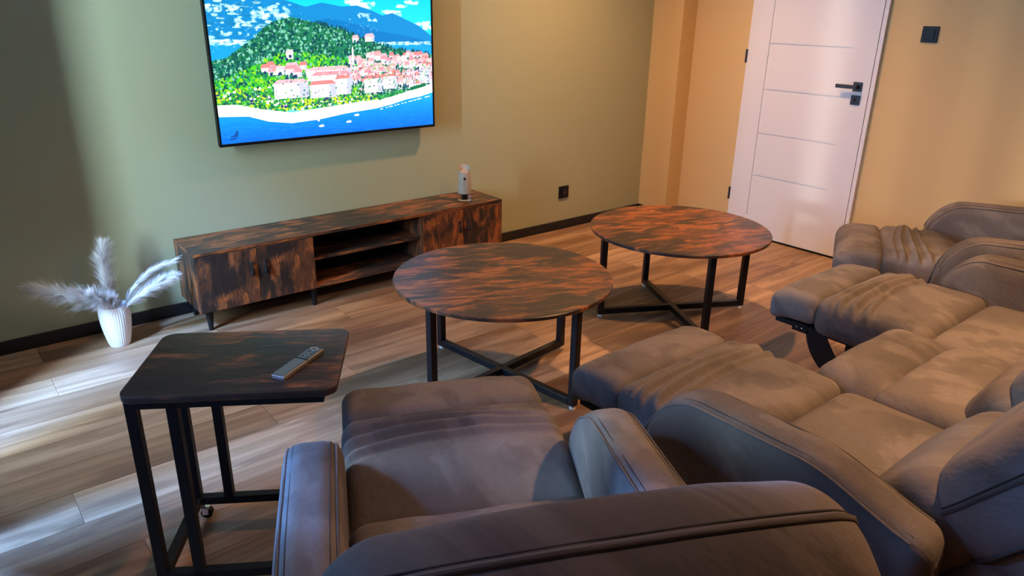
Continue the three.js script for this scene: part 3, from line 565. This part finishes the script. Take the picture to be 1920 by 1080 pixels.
// one seat of a recliner or sofa: out = footrest raised
function seatUnit(parent, cx, out, seed, deep) {
  if (out) {
    const f1 = part('footrest_pad', pad(SW + 0.005, 0.115, 0.205, { r: 0.038, puff: 0.014, nz: 26, nx: 56, seed, deform: (v) => { v.y -= 0.05 * Math.max(0, -v.z / 0.1) ** 2 * 0.5; } }), M.velvet, parent, [cx, 0.402, -0.507], [-0.03, 0, 0]);
    f1.userData.label = 'front footrest pad';
    part('leg_pad', pad(SW + 0.012, 0.14, 0.41, { r: 0.042, puff: 0.024, nx: 60, nz: 90, seed: seed + 1, deform: (v, top) => {
      folds(v, top, FOLDS, -0.21, SW);
      if (deep) v.y -= top * 0.055 * smooth(0.02, 0.2, v.z);
    } }), M.velvet, parent, [cx, 0.392, -0.212]);
    // steel mechanism under the raised pads
    const brk = part('support_board', box(SW - 0.06, 0.018, 0.56, cx, 0.322, -0.30), M.lining, parent);
    for (const s of [-1, 1]) {
      const x = cx + s * (SW / 2 - 0.055), sh = new THREE.Shape();
      sh.moveTo(-0.46, 0.33); sh.quadraticCurveTo(-0.45, 0.18, -0.27, 0.115); sh.lineTo(-0.10, 0.10); sh.lineTo(-0.10, 0.135); sh.lineTo(-0.23, 0.165); sh.quadraticCurveTo(-0.33, 0.22, -0.385, 0.33);
      const g = new THREE.ExtrudeGeometry(sh, { depth: 0.006, bevelEnabled: false, curveSegments: 16 }).rotateY(-Math.PI / 2).translate(x, 0, 0);
      part('link_arm', g, M.black, parent);
      part('link_arm', merged([box(0.006, 0.03, 0.22, x + 0.01, 0.285, -0.19), box(0.006, 0.15, 0.028, x + 0.01, 0.215, -0.21)]), M.black, parent);
      const br = part('bracket', box(0.05, 0.035, 0.06, x - 0.002, 0.318, -0.475), M.black, parent);
      for (const k of [0, 1]) part('rivet', new THREE.SphereGeometry(0.004, 10, 8).translate(x - 0.028, 0.318, -0.485 + 0.022 * k), M.chrome, br);
    }
    part('seat_cushion', pad(SW + 0.006, 0.17, 0.47, { r: 0.05, puff: 0.012, nx: 44, nz: 36, seed: seed + 2 }), M.velvet, parent, [cx, 0.368, 0.215]);
  } else {
    part('front_roll', pad(SW + 0.006, 0.26, 0.26, { r: 0.10, puff: 0.02, nx: 44, nz: 30, ny: 20, seed: seed + 3 }), M.velvet, parent, [cx, 0.345, -0.02]);
    part('seat_cushion', pad(SW + 0.006, 0.17, 0.42, { r: 0.05, puff: 0.03, nx: 44, nz: 36, seed: seed + 2 }), M.velvet, parent, [cx, 0.378, 0.265]);
    part('front_panel', pad(SW, 0.26, 0.09, { r: 0.03, puff: 0, seed: seed + 4 }), M.velvet, parent, [cx, 0.2, -0.07]);
  }
}
// reclined back: lumbar cushion, head cushion and shell; t runs up the back, tilt from the vertical
function backUnit(parent, cx, w, seed, tilt = 0.64, len = 0.60, arch = 0.05, at = [0.335, 0.385]) {
  const g = new THREE.Group(); g.name = 'backrest'; g.position.set(cx, at[0], at[1]); g.rotation.x = tilt; parent.add(g);
  // inside this group: y runs up the back, -z is the front
  const up = [-Math.PI / 2, 0, 0], t0 = 0.15, hl = len - t0, mid = [0, t0 + hl / 2, -0.02];
  const bow = (x, z) => z - arch * Math.pow(Math.abs(2 * x / w), 2.6) * clamp(0.5 + z * 4, 0, 1);
  part('lumbar_cushion', pad(w - 0.01, 0.19, 0.30, { r: 0.08, puff: 0.03, nx: 44, nz: 30, ny: 14, seed: seed + 5 }), M.velvet, g, [0, 0.085, -0.05], up);
  part('head_cushion', pad(w, 0.22, hl, { r: 0.10, puff: 0.02, puffB: 0.01, nx: 60, nz: 40, ny: 22, seed: seed + 6, deform: (v) => { v.z = bow(v.x, v.z); } }), M.velvet, g, mid, up);
  part('shell', pad(w - 0.04, 0.10, len + 0.02, { r: 0.045, puff: 0.0, puffB: 0.02, nx: 40, nz: 40, seed: seed + 7 }), M.velvet, g, [0, len / 2 - 0.05, 0.075], up);
  // stitched seams round the head cushion
  for (const y0 of [-0.052, 0.05]) {
    const pts = [], R = 0.10, rad = Math.sqrt(R * R - (Math.abs(y0) - 0.01) ** 2) + 0.0005, a = w / 2 - R, b = hl / 2 - R;
    for (let q = 0; q < 4; q++) {
      const sx = q === 0 || q === 3 ? 1 : -1, sz = q < 2 ? 1 : -1;
      for (let i = 0; i <= 8; i++) { const f = (q + i / 8) * Math.PI / 2, x = sx * a + rad * Math.cos(f); pts.push([x, y0, bow(x, sz * b + rad * Math.sin(f))]); }
      const n = q % 2 === 0 ? 10 : 4;
      for (let i = 1; i < n; i++) { const t = i / n, x = q === 0 ? mix(a, -a, t) : q === 2 ? mix(-a, a, t) : q === 1 ? -a - rad : a + rad, z = q === 0 ? b + rad : q === 2 ? -b - rad : q === 1 ? mix(b, -b, t) : mix(-b, b, t); pts.push([x, y0, bow(x, z)]); }
    }
    part('piping', tube(pts, 0.0055, 240, 6, true), M.velvet, g, mid, up);
    part('stitching', tube(pts.map(([x, y, z]) => [x * 0.991, y + Math.sign(y0) * 0.009, z * 0.982]), 0.0022, 240, 5, true), M.stitch, g, mid, up);
  }
  return g;
}
// padded arm: side panel with a strip rolling over the top and front
function arm(parent, cx, w, seed) {
  const H = 0.575, D = 0.70, z0 = -0.215, yb = 0.035;
  const T = (z) => { const q = clamp((z - z0) / 0.17, 0, 1), fr = 0.62 + 0.38 * Math.sqrt(Math.max(0, 1 - (1 - q) ** 2)); return fr * (1 - 0.12 * smooth(0.2, 0.5, z)); };
  const g = pad(w, H, D, { r: 0.046, puff: 0, puffB: 0, nx: 16, ny: 24, nz: 80, lump: 0.002, seed, deform: (v) => { const z = v.z + z0 + D / 2; v.y = -H / 2 + (v.y + H / 2) * T(z); v.x *= 1 + 0.06 * Math.sin(Math.PI * clamp((v.y + H / 2) / H, 0, 1)); } });
  const a = part('armrest', g, M.velvet, parent, [cx, yb + H / 2, z0 + D / 2]);
  for (const s of [-1, 1]) {
    const pts = [];
    for (let k = 0; k <= 40; k++) { const z = z0 + 0.012 + (D - 0.05) * Math.pow(k / 40, 1.5); pts.push([s * (w / 2 - 0.0105), -H / 2 + H * T(z) - 0.0145, z - (z0 + D / 2)]); }
    part('piping', tube(pts, 0.0034, 140, 6), M.velvet, a);
    part('stitching', tube(pts.map(([x, y, z]) => [x - s * 0.013, y + 0.0085, z]), 0.0012, 140, 5), M.stitch, a);
  }
}
function base(parent, cx, w) {
  part('base_frame', box(w, 0.24, 0.50, cx, 0.17, 0.23, 'x', 0.02), M.lining, parent);
}
function recliner(x, z, turn, label, seed) {
  const o = thing('recliner', label, 'recliner', [x, 0, z], turn, 'grey velvet recliner chairs');
  base(o, 0, SW - 0.02);
  seatUnit(o, 0, true, seed, true);
  arm(o, -(SW / 2 + 0.06), 0.122, seed + 20); arm(o, SW / 2 + 0.06, 0.122, seed + 21);
  backUnit(o, 0.045, 0.73, seed + 30, 0.66, 0.585, 0.07, [0.425, 0.395]);
  for (const [a, b] of [[-0.3, 0.0], [0.3, 0.0], [-0.3, 0.42], [0.3, 0.42]]) part('foot', new THREE.CylinderGeometry(0.02, 0.018, 0.04, 16).translate(a, 0.02, b), M.black, o);
  return o;
}
recliner(-3.5, 2.6, -26 * Math.PI / 180, 'grey velvet recliner chair beside the dark side table, nearest the camera', 100);
recliner(-0.60, 2.56, 27 * Math.PI / 180, 'grey velvet recliner chair beside the ochre wall, farthest from the camera', 300);
{
  const o = thing('sofa', 'grey velvet three-seat reclining sofa with two footrests raised', 'sofa', [-2.045, 0, 2.83], 0);
  base(o, 0, 3 * SW - 0.02);
  seatUnit(o, -SW, true, 500, false); seatUnit(o, 0, false, 520, false); seatUnit(o, SW, true, 540, false);
  arm(o, -(1.5 * SW + 0.063), 0.128, 560); arm(o, 1.5 * SW + 0.063, 0.128, 561);
  backUnit(o, -SW, SW, 570); backUnit(o, 0, SW, 580, 0.45); backUnit(o, SW, SW, 590);
  for (const [a, b] of [[-0.85, 0.0], [0.85, 0.0], [-0.85, 0.42], [0.85, 0.42], [0, 0.42]]) part('foot', new THREE.CylinderGeometry(0.02, 0.018, 0.04, 16).translate(a, 0.02, b), M.black, o);
}

renderer.render(scene, camera);
